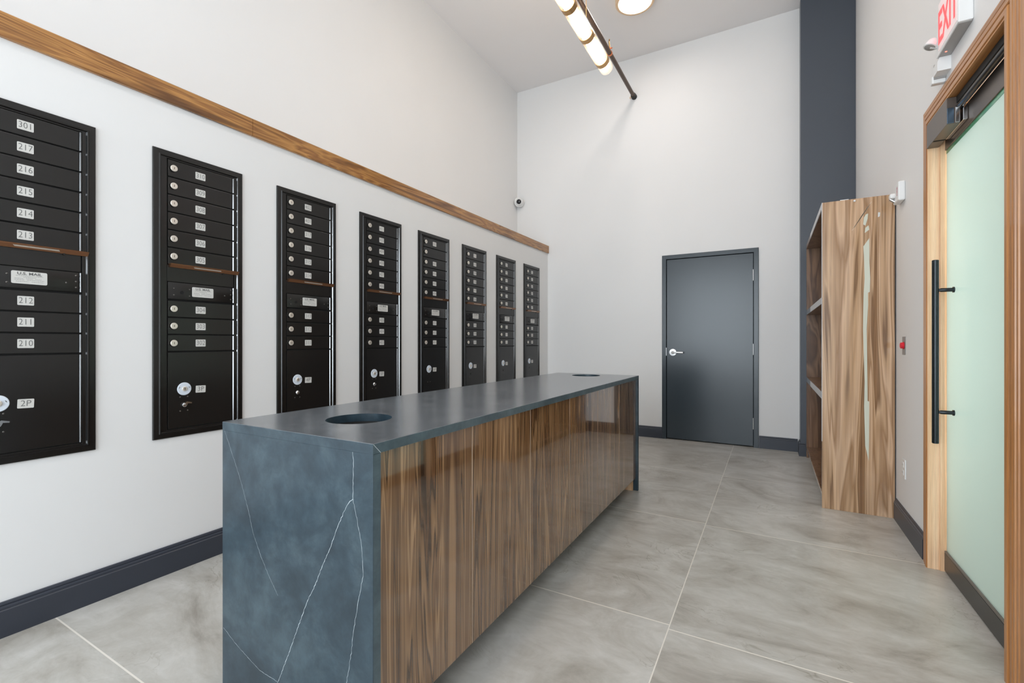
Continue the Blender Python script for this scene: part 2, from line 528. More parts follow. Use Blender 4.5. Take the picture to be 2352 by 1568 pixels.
# hall behind the frosted door
b = MB()
b.box(2.2, 2.3, 1.4, 4.0, 0, 2.9, 'wall_white').box(XR + T, 2.2, 1.3, 1.4, 0, 2.9, 'wall_white').box(XR + T, 2.2, 4.0, 4.1, 0, 2.9, 'wall_white').box(XR + T, 2.3, 1.3, 4.1, 2.9, 3.0, 'wall_white')
struct('wall_hall', b, 'white walls of the hall behind the frosted glass door', 'wall')
# window wall behind camera
b = MB()
WX0, WX1, WZ0, WZ1 = -2.55, 0.17, 0.25, 3.25
b.box(XU - T, WX0, YN - T, YN, 0, ZC, 'wall_white').box(WX1, XR + T, YN - T, YN, 0, ZC, 'wall_white')
b.box(WX0, WX1, YN - T, YN, 0, WZ0, 'wall_white').box(WX0, WX1, YN - T, YN, WZ1, ZC, 'wall_white')
struct('wall_front', b, 'white wall with the tall daylight window opposite the end wall', 'wall')
w1 = empty('window_1', (-1.19, YN, WZ0), 'tall dark-framed window opposite the end wall', 'window', kind='structure')
b = MB()
for x in (WX0, WX0 + 0.89, WX0 + 1.78, WX1 - 0.05):
    b.box(x, x + 0.05, YN - 0.10, YN - 0.04, WZ0, WZ1, 'frame_dark')
for z in (WZ0, WZ1 - 0.05):
    b.box(WX0, WX1, YN - 0.10, YN - 0.04, z, z + 0.05, 'frame_dark')
o = b.build('window_frame', w1); o.matrix_parent_inverse = Matrix.Translation((1.19, -YN, -WZ0))
o = MB().box(WX0 + 0.02, WX1 - 0.02, YN - 0.075, YN - 0.069, WZ0 + 0.02, WZ1 - 0.02, 'window_glass').build('window_pane', w1)
o.matrix_parent_inverse = Matrix.Translation((1.19, -YN, -WZ0))

# baseboards: moulded profile (h, out)
BH = 0.136
BP = [(0, 0), (0, 0.015), (0.105, 0.015), (0.109, 0.012), (0.112, 0.0125), (0.118, 0.012), (0.122, 0.0075), (0.128, 0.0085), (BH, 0.006), (BH, 0)]
def baseboard(b, p0, p1, n, k_out=1.0):
    """from p0 to p1 on the floor, n = outward normal"""
    P0, P1, N = Vector((*p0, 0)), Vector((*p1, 0)), Vector((*n, 0))
    k = len(BP)
    V = [P + N * (o * k_out) + Vector((0, 0, h)) for P in (P0, P1) for h, o in BP]
    F = [(i, i + 1, k + i + 1, k + i) for i in range(k - 1)] + [tuple(range(k)), tuple(range(2 * k - 1, k - 1, -1))]
    b.add(V, F, 'base_paint')
b = MB(); baseboard(b, (XL, YN), (XL, YB - 0.002), (1, 0), 1.5)
struct('baseboard_left', b, 'dark slate baseboard under the mailboxes', 'baseboard')
b = MB(); baseboard(b, (XL + 0.025, YB), (-1.146, YB), (0, -1)); baseboard(b, (-0.112, YB), (0.251, YB), (0, -1))
struct('baseboard_back', b, 'dark slate baseboard either side of the slate blue door', 'baseboard')
b = MB(); baseboard(b, (0.267, YB - 0.016), (0.267, 5.5605), (-1, 0)); baseboard(b, (0.2521, 5.56), (0.31, 5.56), (0, -1))
struct('baseboard_pier', b, 'slate blue baseboard wrapping the foot of the dark pier', 'baseboard')
b = MB(); baseboard(b, (XR, 3.240), (XR, 3.898), (-1, 0)); baseboard(b, (XR, YN), (XR, 2.02), (-1, 0))
struct('baseboard_right', b, 'short dark baseboard between the open bookcase and the wood door casing', 'baseboard')

# wood trim strip over the mailboxes: three boards butted end to end
TP = [(2.376, 0), (2.376, 0.016), (2.380, 0.018), (2.471, 0.018), (2.475, 0.016), (2.475, 0)]
for k, (y0, y1, lab) in enumerate(((YN, 1.616, 'nearest'), (1.618, 3.692, 'middle'), (3.694, YB - 0.001, 'farthest'))):
    b = MB().prism([(h, o) for h, o in TP], lambda h, o, t: (XL + o, t, h), y0, y1, 'wood_trim')
    struct('trim_%d' % (k + 1), b, '%s of the three brown wood boards forming the strip above the mailboxes' % lab, 'trim')

# ------------------------------------------------------------------ back door (door_1)
d1 = empty('door_1', (-0.63, YB, 0), 'slate blue flush door with lever handle in the end wall', 'door', kind='structure')
def child(mb, name, parent, label=None):
    o = mb.build(name)
    o.parent = parent
    o.matrix_parent_inverse = Matrix.Translation(-parent_origin(parent))
    if label: o['label'] = label
    return o
def parent_origin(p):
    v = Vector((0, 0, 0))
    while p is not None:
        v += Vector(p.location) + (p.matrix_parent_inverse.translation if p.parent else Vector((0, 0, 0)))
        p = p.parent
    return v
# hollow metal frame profile, mitred (d inward, h out toward room)
prof = [(0, 0), (0, 0.014), (0.003, 0.016), (0.046, 0.016), (0.049, 0.013), (0.049, -0.05)]
path = [(-1.144, 0.0, 1, 0), (-1.144, 2.203, 1, -1), (-0.115, 2.203, -1, -1), (-0.115, 0.0, -1, 0)]
b = MB().sweep(prof, path, lambda x, z, h: (x, YB - h, z), ['door_paint'])
child(b, 'door_frame', d1)
b = MB().box(-1.091, -0.168, YB + 0.000, YB + 0.044, 0.012, 2.150, 'door_paint', 0.002)
leaf = child(b, 'door_leaf', d1)
for z in (1.905, 1.083, 0.262):
    hb = MB().cyl((-0.1665, YB - 0.006, z - 0.062), (-0.1665, YB - 0.006, z + 0.062), 0.0065, 'satin_steel', 12)
    hb.box(-0.172, -0.161, YB - 0.004, YB + 0.002, z - 0.055, z + 0.055, 'satin_steel')
    child(hb, 'hinge', leaf, 'satin steel hinge')
hb = MB().lathe([(0, 0.043), (0.008, 0.043), (0.011, 0.040), (0.012, 0.018), (0.05, 0.014), (0.055, 0.012)], (-1.020, YB, 1.040), (0, -1, 0), 'satin_steel', 32)
hb.box(-1.03, -0.895, YB - 0.062, YB - 0.046, 1.030, 1.049, 'satin_steel', 0.005)
child(hb, 'lever_handle', leaf, 'satin steel lever handle')
sb = MB().box(-1.097, -1.091, YB - 0.017, YB - 0.002, 1.00, 1.095, 'satin_steel', 0.001)
child(sb, 'strike_plate', d1, 'satin steel strike plate')
child(MB().box(-1.15, -0.11, YB + 0.06, YB + T, 0, 2.2, 'carcass_black'), 'door_backing', d1)

# ------------------------------------------------------------------ frosted glass door (door_2)
d2 = empty('door_2', (XR, 2.68, 0), 'frosted green glass door with long black pull bar in a wood casing', 'door', kind='structure')
CY0, CY1, CZT = 2.136, 3.222, 2.380
cp = [(0, 0), (0, 0.012), (0.003, 0.015), (0.021, 0.015), (0.024, 0.013), (0.026, 0.004), (0.030, 0.004), (0.032, 0.016), (0.035, 0.019), (0.051, 0.019), (0.054, 0.016), (0.056, 0.007), (0.060, 0.007), (0.062, 0.019), (0.065, 0.022), (0.084, 0.022), (0.086, 0.020), (0.086, 0.0)]
path = [(CY1, 0.0, -1, 0), (CY1, CZT, -1, -1), (CY0, CZT, 1, -1), (CY0, 0.0, 1, 0)]
b = MB().sweep(cp, path, lambda y, z, h: (XR - h, y, z), ['wood_casing_v', 'wood_casing_h', 'wood_casing_v'])
child(b, 'door_casing', d2)
# lining of the opening and stops
b = MB()
b.box(XR - 0.018, XR + T, 3.130, 3.146, 0, 2.286, 'wood_jamb', 0.0015).box(XR - 0.018, XR + T, 2.212, 2.228, 0, 2.286, 'wood_jamb', 0.0015)
b.box(XR + 0.030, XR + 0.048, 3.1225, 3.130, 0, 2.286, 'wood_jamb', 0.001)
b.box(XR + 0.010, XR + 0.014, 3.1275, 3.130, 0, 2.286, 'wood_jamb', 0.001)
b.box(XR - 0.018, XR + T, 2.212, 3.146, 2.286, 2.300, 'wood_casing_h', 0.0015)
child(b, 'door_jamb', d2)
# fluted post beside the near casing
fp = [(2.134, 0), (2.134, 0.026), (2.128, 0.030), (2.118, 0.030), (2.114, 0.020), (2.108, 0.020), (2.104, 0.030), (2.092, 0.030), (2.088, 0.020), (2.082, 0.020), (2.078, 0.030), (2.04, 0.030), (2.04, 0)]
b = MB().prism(fp, lambda y, h, t: (XR - h, y, t), 0, 2.9, 'wood_casing_v')
tag(b.build('trim_4'), 'fluted wood post against the near side of the glass door casing', 'trim', kind='structure')
LY0, LY1, LX0, LX1 = 2.236, 3.120, 0.778, 0.790
lf = child(MB().box(LX0 + 0.001, LX1 - 0.001, LY0, LY1, 0.100, 2.140, 'frosted_glass'), 'glass_panel', d2, 'frosted greenish glass pane')
b = MB().box(LX0 - 0.008, LX1 + 0.006, LY0, LY1, 0.008, 0.100, 'door_rail', 0.002).box(LX0 - 0.008, LX1 + 0.006, LY0, LY1, 0.100, 0.109, 'rail_cap', 0.002)
child(b, 'bottom_rail', d2, 'black bottom rail')
b = MB().box(LX0 - 0.006, LX1 + 0.006, LY0, LY1, 2.138, 2.245, 'door_rail_brown', 0.002)
child(b, 'top_rail', d2, 'dark brown top rail')
b = MB().box(LX0 - 0.0005, LX0 + 0.004, LY0, LY1, 2.120, 2.138, 'glass_edge')
child(b, 'glass_gasket', d2, 'green gasket line under the top rail')
# door closer header in the head of the frame
b = MB().box(XR + 0.012, XR + 0.052, LY0, 2.83, 2.252, 2.286, 'carcass_black', 0.004)
b.cyl((XR + 0.022, LY0, 2.238), (XR + 0.022, 2.84, 2.238), 0.013, 'black_metal')
child(b, 'door_closer', d2, 'black closer track')
# magnetic lock
b = MB().box(XR - 0.022, XR + 0.026, 2.819, 3.1295, 2.163, 2.284, 'door_rail_brown', 0.002)
b.box(XR - 0.021, XR + 0.003, 2.815, 2.819, 2.166, 2.236, 'magnet_blue', 0.001)
b.box(XR + 0.008, XR + 0.022, 2.815, 2.819, 2.166, 2.236, 'chrome', 0.001)
b.box(XR - 0.020, XR + 0.024, 3.02, 3.03, 2.1615, 2.163, 'black_gap')
ml = child(b, 'magnetic_lock', d2, 'dark brown magnetic door lock')
b = MB().box(XR + 0.030, XR + 0.046, 2.80, 3.04, 2.168, 2.238, 'chrome', 0.002)
child(b, 'lock_armature', d2, 'bright metal armature plate')
# pull bar
HY = 3.006
b = MB().cyl((0.7085, HY, 0.668), (0.7085, HY, 1.571), 0.0135, 'handle_black', 32)
pull = child(b, 'pull_handle', d2, 'long black pull bar')
for z in (1.422, 0.823):
    pb = MB().lathe([(0, 0.006), (0.010, 0.007), (0.014, 0.0095), (0.058, 0.0095), (0.058, 0.014), (0.0635, 0.014)], (0.7145, HY, z), (1, 0, 0), 'handle_black', 24)
    child(pb, 'handle_post', pull)

# ------------------------------------------------------------------ mailboxes
ZB = 0.682
UW, UH = 0.442, 1.452
# shared meshes (local: x out of wall, y along wall, z up)
fr = MB()
fprof = [(0, 0.0), (0, 0.008), (0.003, 0.010), (0.024, 0.012), (0.027, 0.017), (0.030, 0.017), (0.0335, 0.011), (0.0335, 0.002)]
fr.sweep(fprof, [(0, 0, 1, 1), (0, UH, 1, -1), (UW, UH, -1, -1), (UW, 0, -1, 1)], lambda y, z, h: (h, y, z), ['black_metal'], closed=True)
M_frame = fr.mesh('frame')
bk = MB().box(0.001, 0.0035, 0.03, UW - 0.03, 0.03, UH - 0.03, 'black_gap')
bk.box(0.003, 0.010, 0.0335, 0.060, 0.0335, UH - 0.0335, 'black_metal', 0.001)
bk.box(0.003, 0.0105, 0.394, 0.4085, 0.0335, UH - 0.0335, 'black_metal', 0.001)
bk.box(0.003, 0.010, 0.06, 0.394, UH - 0.039, UH - 0.034, 'black_metal', 0.0008)
bk.box(0.003, 0.010, 0.06, 0.394, 0.0335, 0.0405, 'black_metal', 0.0008)
bk.box(0.003, 0.0095, 0.0615, 0.3905, 1.474 - ZB + 0.001, 1.558 - ZB, 'black_metal', 0.001)   # plain strip over the carrier panel
bk.prism([(0.4065, 0.010), (0.4105, 0.0165), (0.4115, 0.0165), (0.4115, 0.008), (0.4065, 0.008)], lambda y, x, t: (x, y, t), 0.036, UH - 0.036, 'black_gloss')
M_body = bk.mesh('cabinet_body')
def door_mesh(h, name, y0=0.064):
    d = MB().box(0.003, 0.011, y0, 0.383, 0.0030, h - 0.0030, 'black_metal', 0.0012)
    poly = [(0.3825, 0.006), (0.3845, 0.011), (0.388, 0.016), (0.390, 0.016), (0.390, 0.004), (0.3825, 0.004)]
    d.prism(poly, lambda y, x, t: (x, y, t), 0.004, h - 0.004, 'black_gloss')
    return d.mesh(name)
M_door = door_mesh(0.0893, 'mailbox_door')
M_door2 = door_mesh(0.0873, 'mailbox_door')
M_parcel = door_mesh(0.393, 'parcel_door')
lk = MB().lathe([(0, 0.007), (0.006, 0.007), (0.0065, 0.0150), (0.009, 0.0162), (0.0115, 0.0162), (0.0130, 0.0145)], (0.011, 0, 0), (1, 0, 0), 'lock_metal', 24)
lk.box(0.0242, 0.0249, -0.0012, 0.0012, -0.005, 0.005, 'keyway')
M_lock = lk.mesh('lock')
cp_ = MB().box(0.003, 0.0115, 0.0635, 0.383, 0.002, 0.088, 'black_metal', 0.0012)
cp_.prism([(0.3825, 0.006), (0.3845, 0.0115), (0.388, 0.0155), (0.390, 0.0155), (0.390, 0.004), (0.3825, 0.004)], lambda y, x, t: (x, y, t), 0.003, 0.087, 'black_gloss')
cp_.lathe([(0, 0.009), (0.0003, 0.009)], (0.0115, 0.127, 0.038), (1, 0, 0), 'black_gap', 24)
M_carrier = cp_.mesh('carrier_panel')
def rrect(y0, y1, z0, z1, r, n=4):
    pts = []
    for cy, cz, a0 in ((y1 - r, z1 - r, 0), (y0 + r, z1 - r, PI / 2), (y0 + r, z0 + r, PI), (y1 - r, z0 + r, 1.5 * PI)):
        for i in range(n + 1):
            a = a0 + PI / 2 * i / n
            pts.append((cy + r * math.cos(a), cz + r * math.sin(a)))
    return pts
ul = MB().prism(rrect(-0.053, 0.053, -0.0255, 0.0255, 0.005), lambda y, z, t: (t, y, z), 0, 0.0012, 'plate_white')
ul.text('U.S. MAIL', 0.0150, lambda a, c: (0.0015, a * 1.2, c + 0.0155), 'ink', bold=0.0004)
for i, (z, s0, s1) in enumerate(((0.0065, -0.040, 0.040), (0.0010, -0.018, 0.020), (-0.0045, -0.044, -0.018), (-0.0045, -0.010, 0.010), (-0.0045, 0.016, 0.036), (-0.0100, -0.044, -0.014), (-0.0100, -0.008, 0.044), (-0.0165, -0.040, -0.004), (-0.0165, 0.006, 0.042))):
    # rows of fine print, broken into word-length dashes
    x = s0
    rnd = random.Random(i)
    while x < s1 - 0.001:
        L = min(rnd.uniform(0.003, 0.007), s1 - x)
        ul.add([(0.00135, x, z - 0.0008), (0.00135, x + L, z - 0.0008), (0.00135, x + L, z + 0.0008), (0.00135, x, z + 0.0008)], [(0, 1, 2, 3)], 'ink_light')
        x += L + 0.0012
M_label = ul.mesh('mail_label')
sw = MB().lathe([(0, 0.0033), (0.0018, 0.0033), (0.0028, 0.002), (0.003, 0.0001)], (0, 0, 0), (1, 0, 0), 'screw_metal', 12)
M_screw = sw.mesh('screw')
rg = MB().lathe([(0, 0.033), (0.0015, 0.033), (0.003, 0.031), (0.003, 0.0125)], (0.011, 0, 0), (1, 0, 0), 'ring_white', 40)
rg.lathe([(0, 0.012), (0.007, 0.012), (0.0085, 0.010), (0.0085, 0.0001)], (0.011, 0, 0), (1, 0, 0), 'lock_metal', 24)
rg.box(0.0195, 0.0200, -0.0015, 0.0015, -0.006, 0.006, 'keyway')
for sgn in (-1, 1):
    rg.add([(0.0143, sgn * 0.019, 0.012), (0.0143, sgn * 0.024, 0.009), (0.0143, sgn * 0.0265, 0.0025), (0.0143, sgn * 0.0225, 0.0045)], [(0, 1, 2, 3)], 'ink')
M_ring = rg.mesh('lock_ring')
kk = MB().lathe([(0, 0.013), (0.004, 0.013), (0.009, 0.009), (0.011, 0.0001)], (0.011, 0, 0), (1, 0, 0), 'chrome', 24)
M_knob = kk.mesh('lock_knob')
kk = MB().lathe([(0, 0.012), (0.010, 0.011), (0.013, 0.006)], (0.011, -0.002, 0), (1, 0, 0), 'chrome', 24)
kk.prism([(-0.006, -0.010), (0.008, -0.004), (0.012, 0.006), (0.030, 0.004), (0.031, 0.010), (0.008, 0.016), (-0.004, 0.010)], lambda y, z, t: (t, y, z), 0.020, 0.0235, 'chrome')
M_key = kk.mesh('lock_key')
kk = MB().lathe([(0, 0.0075), (0.0006, 0.0075)], (0.011, 0, 0), (1, 0, 0), 'black_gap', 20)
M_hole = kk.mesh('lock_hole')
lp = MB().prism([(0.006, 0.018), (0.026, 0.022), (0.030, 0.020), (0.029, 0.016), (0.016, 0.002), (0.006, 0.002)], lambda x, z, t: (x, t, z), 0.070, 0.412, 'bronze_lip')
lp.box(0.010, 0.018, 0.33, 0.336, -0.003, 0.004, 'black_metal', 0.001)
M_lip = lp.mesh('mail_slot_lip')
# pale inset strip on the sloping face of the lip
def lipface(y, s):
    x0, z0, x1, z1 = 0.0290, 0.016, 0.016, 0.002
    nx, nz = 0.014 / 0.0191, -0.013 / 0.0191
    return (x0 + (x1 - x0) * s + nx * 0.0004, y, z0 + (z1 - z0) * s + nz * 0.0004)
q = MB().add([lipface(0.176, 0.15), lipface(0.314, 0.15), lipface(0.318, 0.55), lipface(0.182, 0.55)], [(0, 1, 2, 3)], 'pale_metal')
M_pull = q.mesh('finger_grip')
_plate = {}
def plate_mesh(txt):
    if txt not in _plate:
        p = MB().prism(rrect(-0.0243, 0.0243, -0.0185, 0.0185, 0.003), lambda y, z, t: (t, y, z), 0.0, 0.0012, 'plate_white')
        if txt:
            p.text(txt, 0.0345, lambda a, c: (0.0016, a * (0.84 if len(txt) == 3 else 0.95), c), 'ink', bold=-0.0004)
        _plate[txt] = p.mesh('number_plate')
    return _plate[txt]

UNITS = [
    (0.457, ['301', '217', '216', '215', '214', '213'], ['212', '211', '210'], '2P', 'key', 'black mailbox unit at the left picture edge, boxes 301 down to 210'),
    (1.120, ['310', '309', '308', '307', '306', '305'], ['304', '303', '302'], '3P', 'key', 'black mailbox unit with boxes 310 down to 302 and parcel door 3P'),
    (1.777, ['402', '401', '317', '316', '315', '314'], ['313', '312', '311'], '4P', 'knob', 'black mailbox unit with boxes 402 down to 311 and parcel door 4P'),
    (2.435, ['411', '410', '409', '408', '407', '406'], ['405', '404', '403'], '5P', 'knob', 'black mailbox unit with parcel door 5P, fourth from the left'),
    (3.087, ['502', None, '417', '416', '415', '414'], ['413', '412', '411'], '6P', 'hole', 'black mailbox unit whose second door from the top has no number plate'),
    (3.740, ['511', '510', '509', '508', '507', '506'], ['505', '504', '503'], '7P', 'hole', 'black mailbox unit just beyond the one missing a number plate'),
    (4.392, ['603', '602', '601', '517', '516', '515'], ['514', '513', '512'], '8P', 'hole', 'last but one black mailbox unit before the end wall'),
    (5.044, ['612', '611', '610', '609', '608', '607'], ['606', '605', '604'], '9P', 'hole', 'farthest black mailbox unit, closest to the end wall'),
]
for (y0, top, low, par, kind, lab) in UNITS:
    u = empty('mailbox_unit', (XL, y0, ZB), lab, 'mailboxes', 'black wall mailbox units')
    link('frame', M_frame, u)
    link('cabinet_body', M_body, u)
    for i, t in enumerate(top):
        z = 2.094 - 0.0893 * (i + 1) - ZB
        d = link('mailbox_door', M_door, u, (0, 0, z))
        link('lock', M_lock, d, (0, 0.087, 0.0893 / 2))
        if t:
            link('number_plate', plate_mesh(t), d, (0.011, 0.216, 0.0893 / 2))
    lip = link('mail_slot_lip', M_lip, u, (0, 0, 1.545 - ZB))
    link('finger_grip', M_pull, lip)
    c = link('carrier_panel', M_carrier, u, (0, 0, 1.384 - ZB))
    link('mail_label', M_label, c, (0.0115, 0.228, 0.0465))
    for (sy, sz) in ((0.090, 0.057), (0.090, 0.023), (0.163, 0.057), (0.163, 0.023), (0.341, 0.040), (0.373, 0.074), (0.373, 0.048), (0.373, 0.022)):
        link('screw', M_screw, c, (0.0115, sy, sz))
    for i, t in enumerate(low):
        z = 1.380 - 0.0873 * (i + 1) - ZB
        d = link('mailbox_door', M_door2, u, (0, 0, z))
        link('lock', M_lock, d, (0, 0.087, 0.0873 / 2))
        link('number_plate', plate_mesh(t), d, (0.011, 0.217, 0.0873 / 2))
    p = link('parcel_door', M_parcel, u, (0, 0, 0.7235 - ZB))
    zo = -0.7235
    link('lock_ring', M_ring, p, (0, 0.138, 0.925 + zo))
    link({'key': 'lock_key', 'knob': 'lock_knob', 'hole': 'lock_hole'}[kind], {'key': M_key, 'knob': M_knob, 'hole': M_hole}[kind], p, (0, 0.138, 0.843 + zo))
    link('number_plate', plate_mesh(par), p, (0.011, 0.217, 0.917 + zo), (math.radians(-2), 0, 0))
    for sy, sz in ((0.119, 0.884), (0.154, 0.884), (0.119, 0.812), (0.154, 0.812)):
        link('screw', M_screw, p, (0.011, sy, sz + zo))

# ------------------------------------------------------------------ counter island
KX0, KX1, KY0, KY1, KZ = -1.602, -0.907, 0.875, 3.665, 0.902
TH = 0.028
k = empty('counter_island', ((KX0 + KX1) / 2, (KY0 + KY1) / 2, 0), 'long blue-grey stone waterfall counter with glossy striped wood doors', 'counter')
# countertop slab with two round through holes
HOLES = [(-1.250, 1.143), (-1.275, 3.474)]
HR = 0.1105
b = MB()
n = 48
z0, z1 = KZ - TH, KZ
bev = 0.0012
for side in (0, 1):
    z = z1 if side else z0
    ycuts = [KY0 + bev, 2.3, KY1 - bev]
    for hi, (hx, hy) in enumerate(HOLES):
        ya, yb = ycuts[hi], ycuts[hi + 1]
        xa, xb = KX0 + bev, KX1 - bev
        ring = [(hx + HR * math.cos(2 * PI * i / n), hy + HR * math.sin(2 * PI * i / n)) for i in range(n)]
        outer = []
        for i in range(n):
            dx, dy = math.cos(2 * PI * i / n), math.sin(2 * PI * i / n)
            ts = []
            if dx > 1e-9: ts.append((xb - hx) / dx)
            if dx < -1e-9: ts.append((xa - hx) / dx)
            if dy > 1e-9: ts.append((yb - hy) / dy)
            if dy < -1e-9: ts.append((ya - hy) / dy)
            t = min(ts)
            outer.append((hx + dx * t, hy + dy * t))
        V = [(x, y, z) for x, y in ring] + [(x, y, z) for x, y in outer]
        F = [(i, (i + 1) % n, n + (i + 1) % n, n + i) for i in range(n)]
        # fill rectangle corners
        corners = [(xb, yb), (xa, yb), (xa, ya), (xb, ya)]
        for (cx, cy) in corners:
            best = None
            for i in range(n):
                p, q2 = outer[i], outer[(i + 1) % n]
                onp = abs(p[0] - cx) < 1e-6 or abs(p[1] - cy) < 1e-6
                onq = abs(q2[0] - cx) < 1e-6 or abs(q2[1] - cy) < 1e-6
                diff = (abs(p[0] - q2[0]) > 1e-6) and (abs(p[1] - q2[1]) > 1e-6)
                if diff and onp and onq:
                    best = i
            if best is not None:
                V.append((cx, cy, z))
                F.append((n + best, n + (best + 1) % n, len(V) - 1))
        b.add(V, F, 'stone_top_lit')
for (hx, hy) in HOLES:
    V = []
    for zz in (z0, z1):
        V += [(hx + HR * math.cos(2 * PI * i / n), hy + HR * math.sin(2 * PI * i / n), zz) for i in range(n)]
    b.add(V, [(i, (i + 1) % n, n + (i + 1) % n, n + i) for i in range(n)], 'stone', True)
# side faces with a bevelled arris; mitred corners front/back meet the waterfall panels
def ringq(o, z):
    return [(KX0 + o, KY0 + o, z), (KX1 - o, KY0 + o, z), (KX1 - o, KY1 - o, z), (KX0 + o, KY1 - o, z)]
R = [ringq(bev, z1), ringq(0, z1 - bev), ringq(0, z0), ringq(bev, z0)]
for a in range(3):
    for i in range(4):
        b.add(R[a] + R[a + 1], [(i, (i + 1) % 4, 4 + (i + 1) % 4, 4 + i)], 'stone_top_lit' if a < 1 else ('stone' if i in (0, 2) else 'stone_edge_lit'))
# pale mitre joints on the long edge
for yy, sg in ((KY0, 1), (KY1, -1)):
    b.add([(KX1 + 0.0003, yy + sg * 0.001, KZ - 0.002), (KX1 + 0.0003, yy + sg * 0.0025, KZ - 0.0015), (KX1 + 0.0003, yy + sg * (TH + 0.0005), z0), (KX1 + 0.0003, yy + sg * (TH - 0.0015), z0)], [(0, 1, 2, 3)], 'vein')
child(b, 'countertop', k, 'blue-grey stone top with two round openings')
# chutes below the holes
for (hx, hy) in HOLES:
    c = MB().lathe([(0, HR + 0.004), (0.25, HR + 0.004), (0.25, HR - 0.001), (0.0, HR + 0.002)], (hx, hy, z0 - 0.2505), (0, 0, 1), 'carcass_black', 40, caps=False)
    c.lathe([(0, HR + 0.004), (0.004, HR + 0.004)], (hx, hy, z0 - 0.255), (0, 0, 1), 'carcass_black', 40)
    child(c, 'waste_chute', k, 'black waste chute under a round opening')
# veins on the near waterfall panel
VE = [
 ([(-0.983, 0.9), (-0.979, 0.85), (-0.981, 0.795), (-0.981, 0.745)], 0.0011),
 ([(-0.981, 0.745), (-0.992, 0.739), (-1.009, 0.718), (-1.026, 0.687), (-1.05, 0.641), (-1.074, 0.589), (-1.102, 0.54), (-1.134, 0.476), (-1.167, 0.422), (-1.205, 0.342), (-1.251, 0.243), (-1.304, 0.138), (-1.34, 0.05), (-1.36, 0.002)], 0.0012),
 ([(-0.981, 0.745), (-0.967, 0.698), (-0.951, 0.643), (-0.945, 0.586), (-0.942, 0.553), (-0.964, 0.464), (-0.977, 0.397), (-0.99, 0.315), (-1.006, 0.243), (-1.03, 0.15), (-1.05, 0.002)], 0.0009),
 ([(-1.588, 0.872), (-1.549, 0.806), (-1.506, 0.735), (-1.459, 0.639), (-1.428, 0.559), (-1.388, 0.498), (-1.354, 0.454), (-1.304, 0.399)], 0.0006),
 ([(-1.595, 0.215), (-1.529, 0.184), (-1.464, 0.162), (-1.393, 0.141), (-1.308, 0.137)], 0.0008)]
def ribbon(b, pts, w, y, seed):
    rnd = random.Random(seed)
    P = []
    for i in range(len(pts) - 1):
        (x0, zz0), (x1, zz1) = pts[i], pts[i + 1]
        m = max(2, int(math.hypot(x1 - x0, zz1 - zz0) / 0.007))
        for j in range(m):
            t = j / m
            P.append((x0 + (x1 - x0) * t + rnd.uniform(-.0013, .0013), zz0 + (zz1 - zz0) * t + rnd.uniform(-.001, .001)))
    P.append(pts[-1])
    V = []
    for i, (x, zz) in enumerate(P):
        a = P[max(0, i - 1)]; c = P[min(len(P) - 1, i + 1)]
        dx, dz = c[0] - a[0], c[1] - a[1]
        L = math.hypot(dx, dz) or 1
        ww = 0.6 * w * rnd.uniform(0.45, 1.1)
        V += [(x - dz / L * ww, y, zz + dx / L * ww), (x + dz / L * ww, y, zz - dx / L * ww)]
    b.add(V, [(2 * i, 2 * i + 1, 2 * i + 3, 2 * i + 2) for i in range(len(P) - 1)], 'vein')
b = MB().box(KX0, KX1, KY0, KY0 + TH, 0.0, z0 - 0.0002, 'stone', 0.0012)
for i, (pts, w) in enumerate(VE):
    pts = [(x, min(zz, z0 - 0.002)) for x, zz in pts]
    ribbon(b, pts, w, KY0 - 0.0003, i)
b.add([(KX1 + 0.0002, KY0 + 0.0012, 0.001), (KX1 + 0.0002, KY0 + TH - 0.0004, 0.001), (KX1 + 0.0002, KY0 + TH - 0.0004, z0 - 0.001), (KX1 + 0.0002, KY0 + 0.0012, z0 - 0.001)], [(0, 1, 2, 3)], 'stone_edge_lit')
child(b, 'waterfall_panel', k, 'blue-grey stone end panel with white veins')
b = MB().box(KX0, KX1, KY1 - TH, KY1, 0.0, z0 - 0.0002, 'stone', 0.0012)
child(b, 'waterfall_panel', k, 'blue-grey stone far end panel')
# carcass, plinth, end gables
PX = -0.925
b = MB()
for (xa, xb) in ((PX - 0.020, PX - 0.040), (KX0 + 0.038, KX0 + 0.058)):
    b.box(xa, xb, KY0 + TH + 0.018, KY1 - TH - 0.018, 0.105, z0 - 0.001, 'carcass_black')
b.box(PX - 0.04, KX0 + 0.058, KY0 + TH + 0.018, KY1 - TH - 0.018, 0.105, 0.123, 'carcass_black')
child(b, 'carcass', k)
b = MB()
b.box(PX - 0.120, PX - 0.135, KY0 + TH + 0.018, KY1 - TH - 0.018, 0.0, 0.105, 'plinth_dark').box(KX0 + 0.13, KX0 + 0.145, KY0 + TH + 0.018, KY1 - TH - 0.018, 0.0, 0.105, 'plinth_dark')
child(b, 'plinth', k, 'dark recessed plinth')
for ya in (KY0 + TH + 0.0005, KY1 - TH - 0.0175):
    b = MB().box(PX - 0.0195, KX0 + 0.0375, ya, ya + 0.017, 0.0, z0 - 0.0015, 'wood_leg', 0.0008)
    child(b, 'end_gable', k, 'pale wood end gable')
nd = 6
y_a, y_b = KY0 + TH, KY1 - TH
dw = (y_b - y_a) / nd
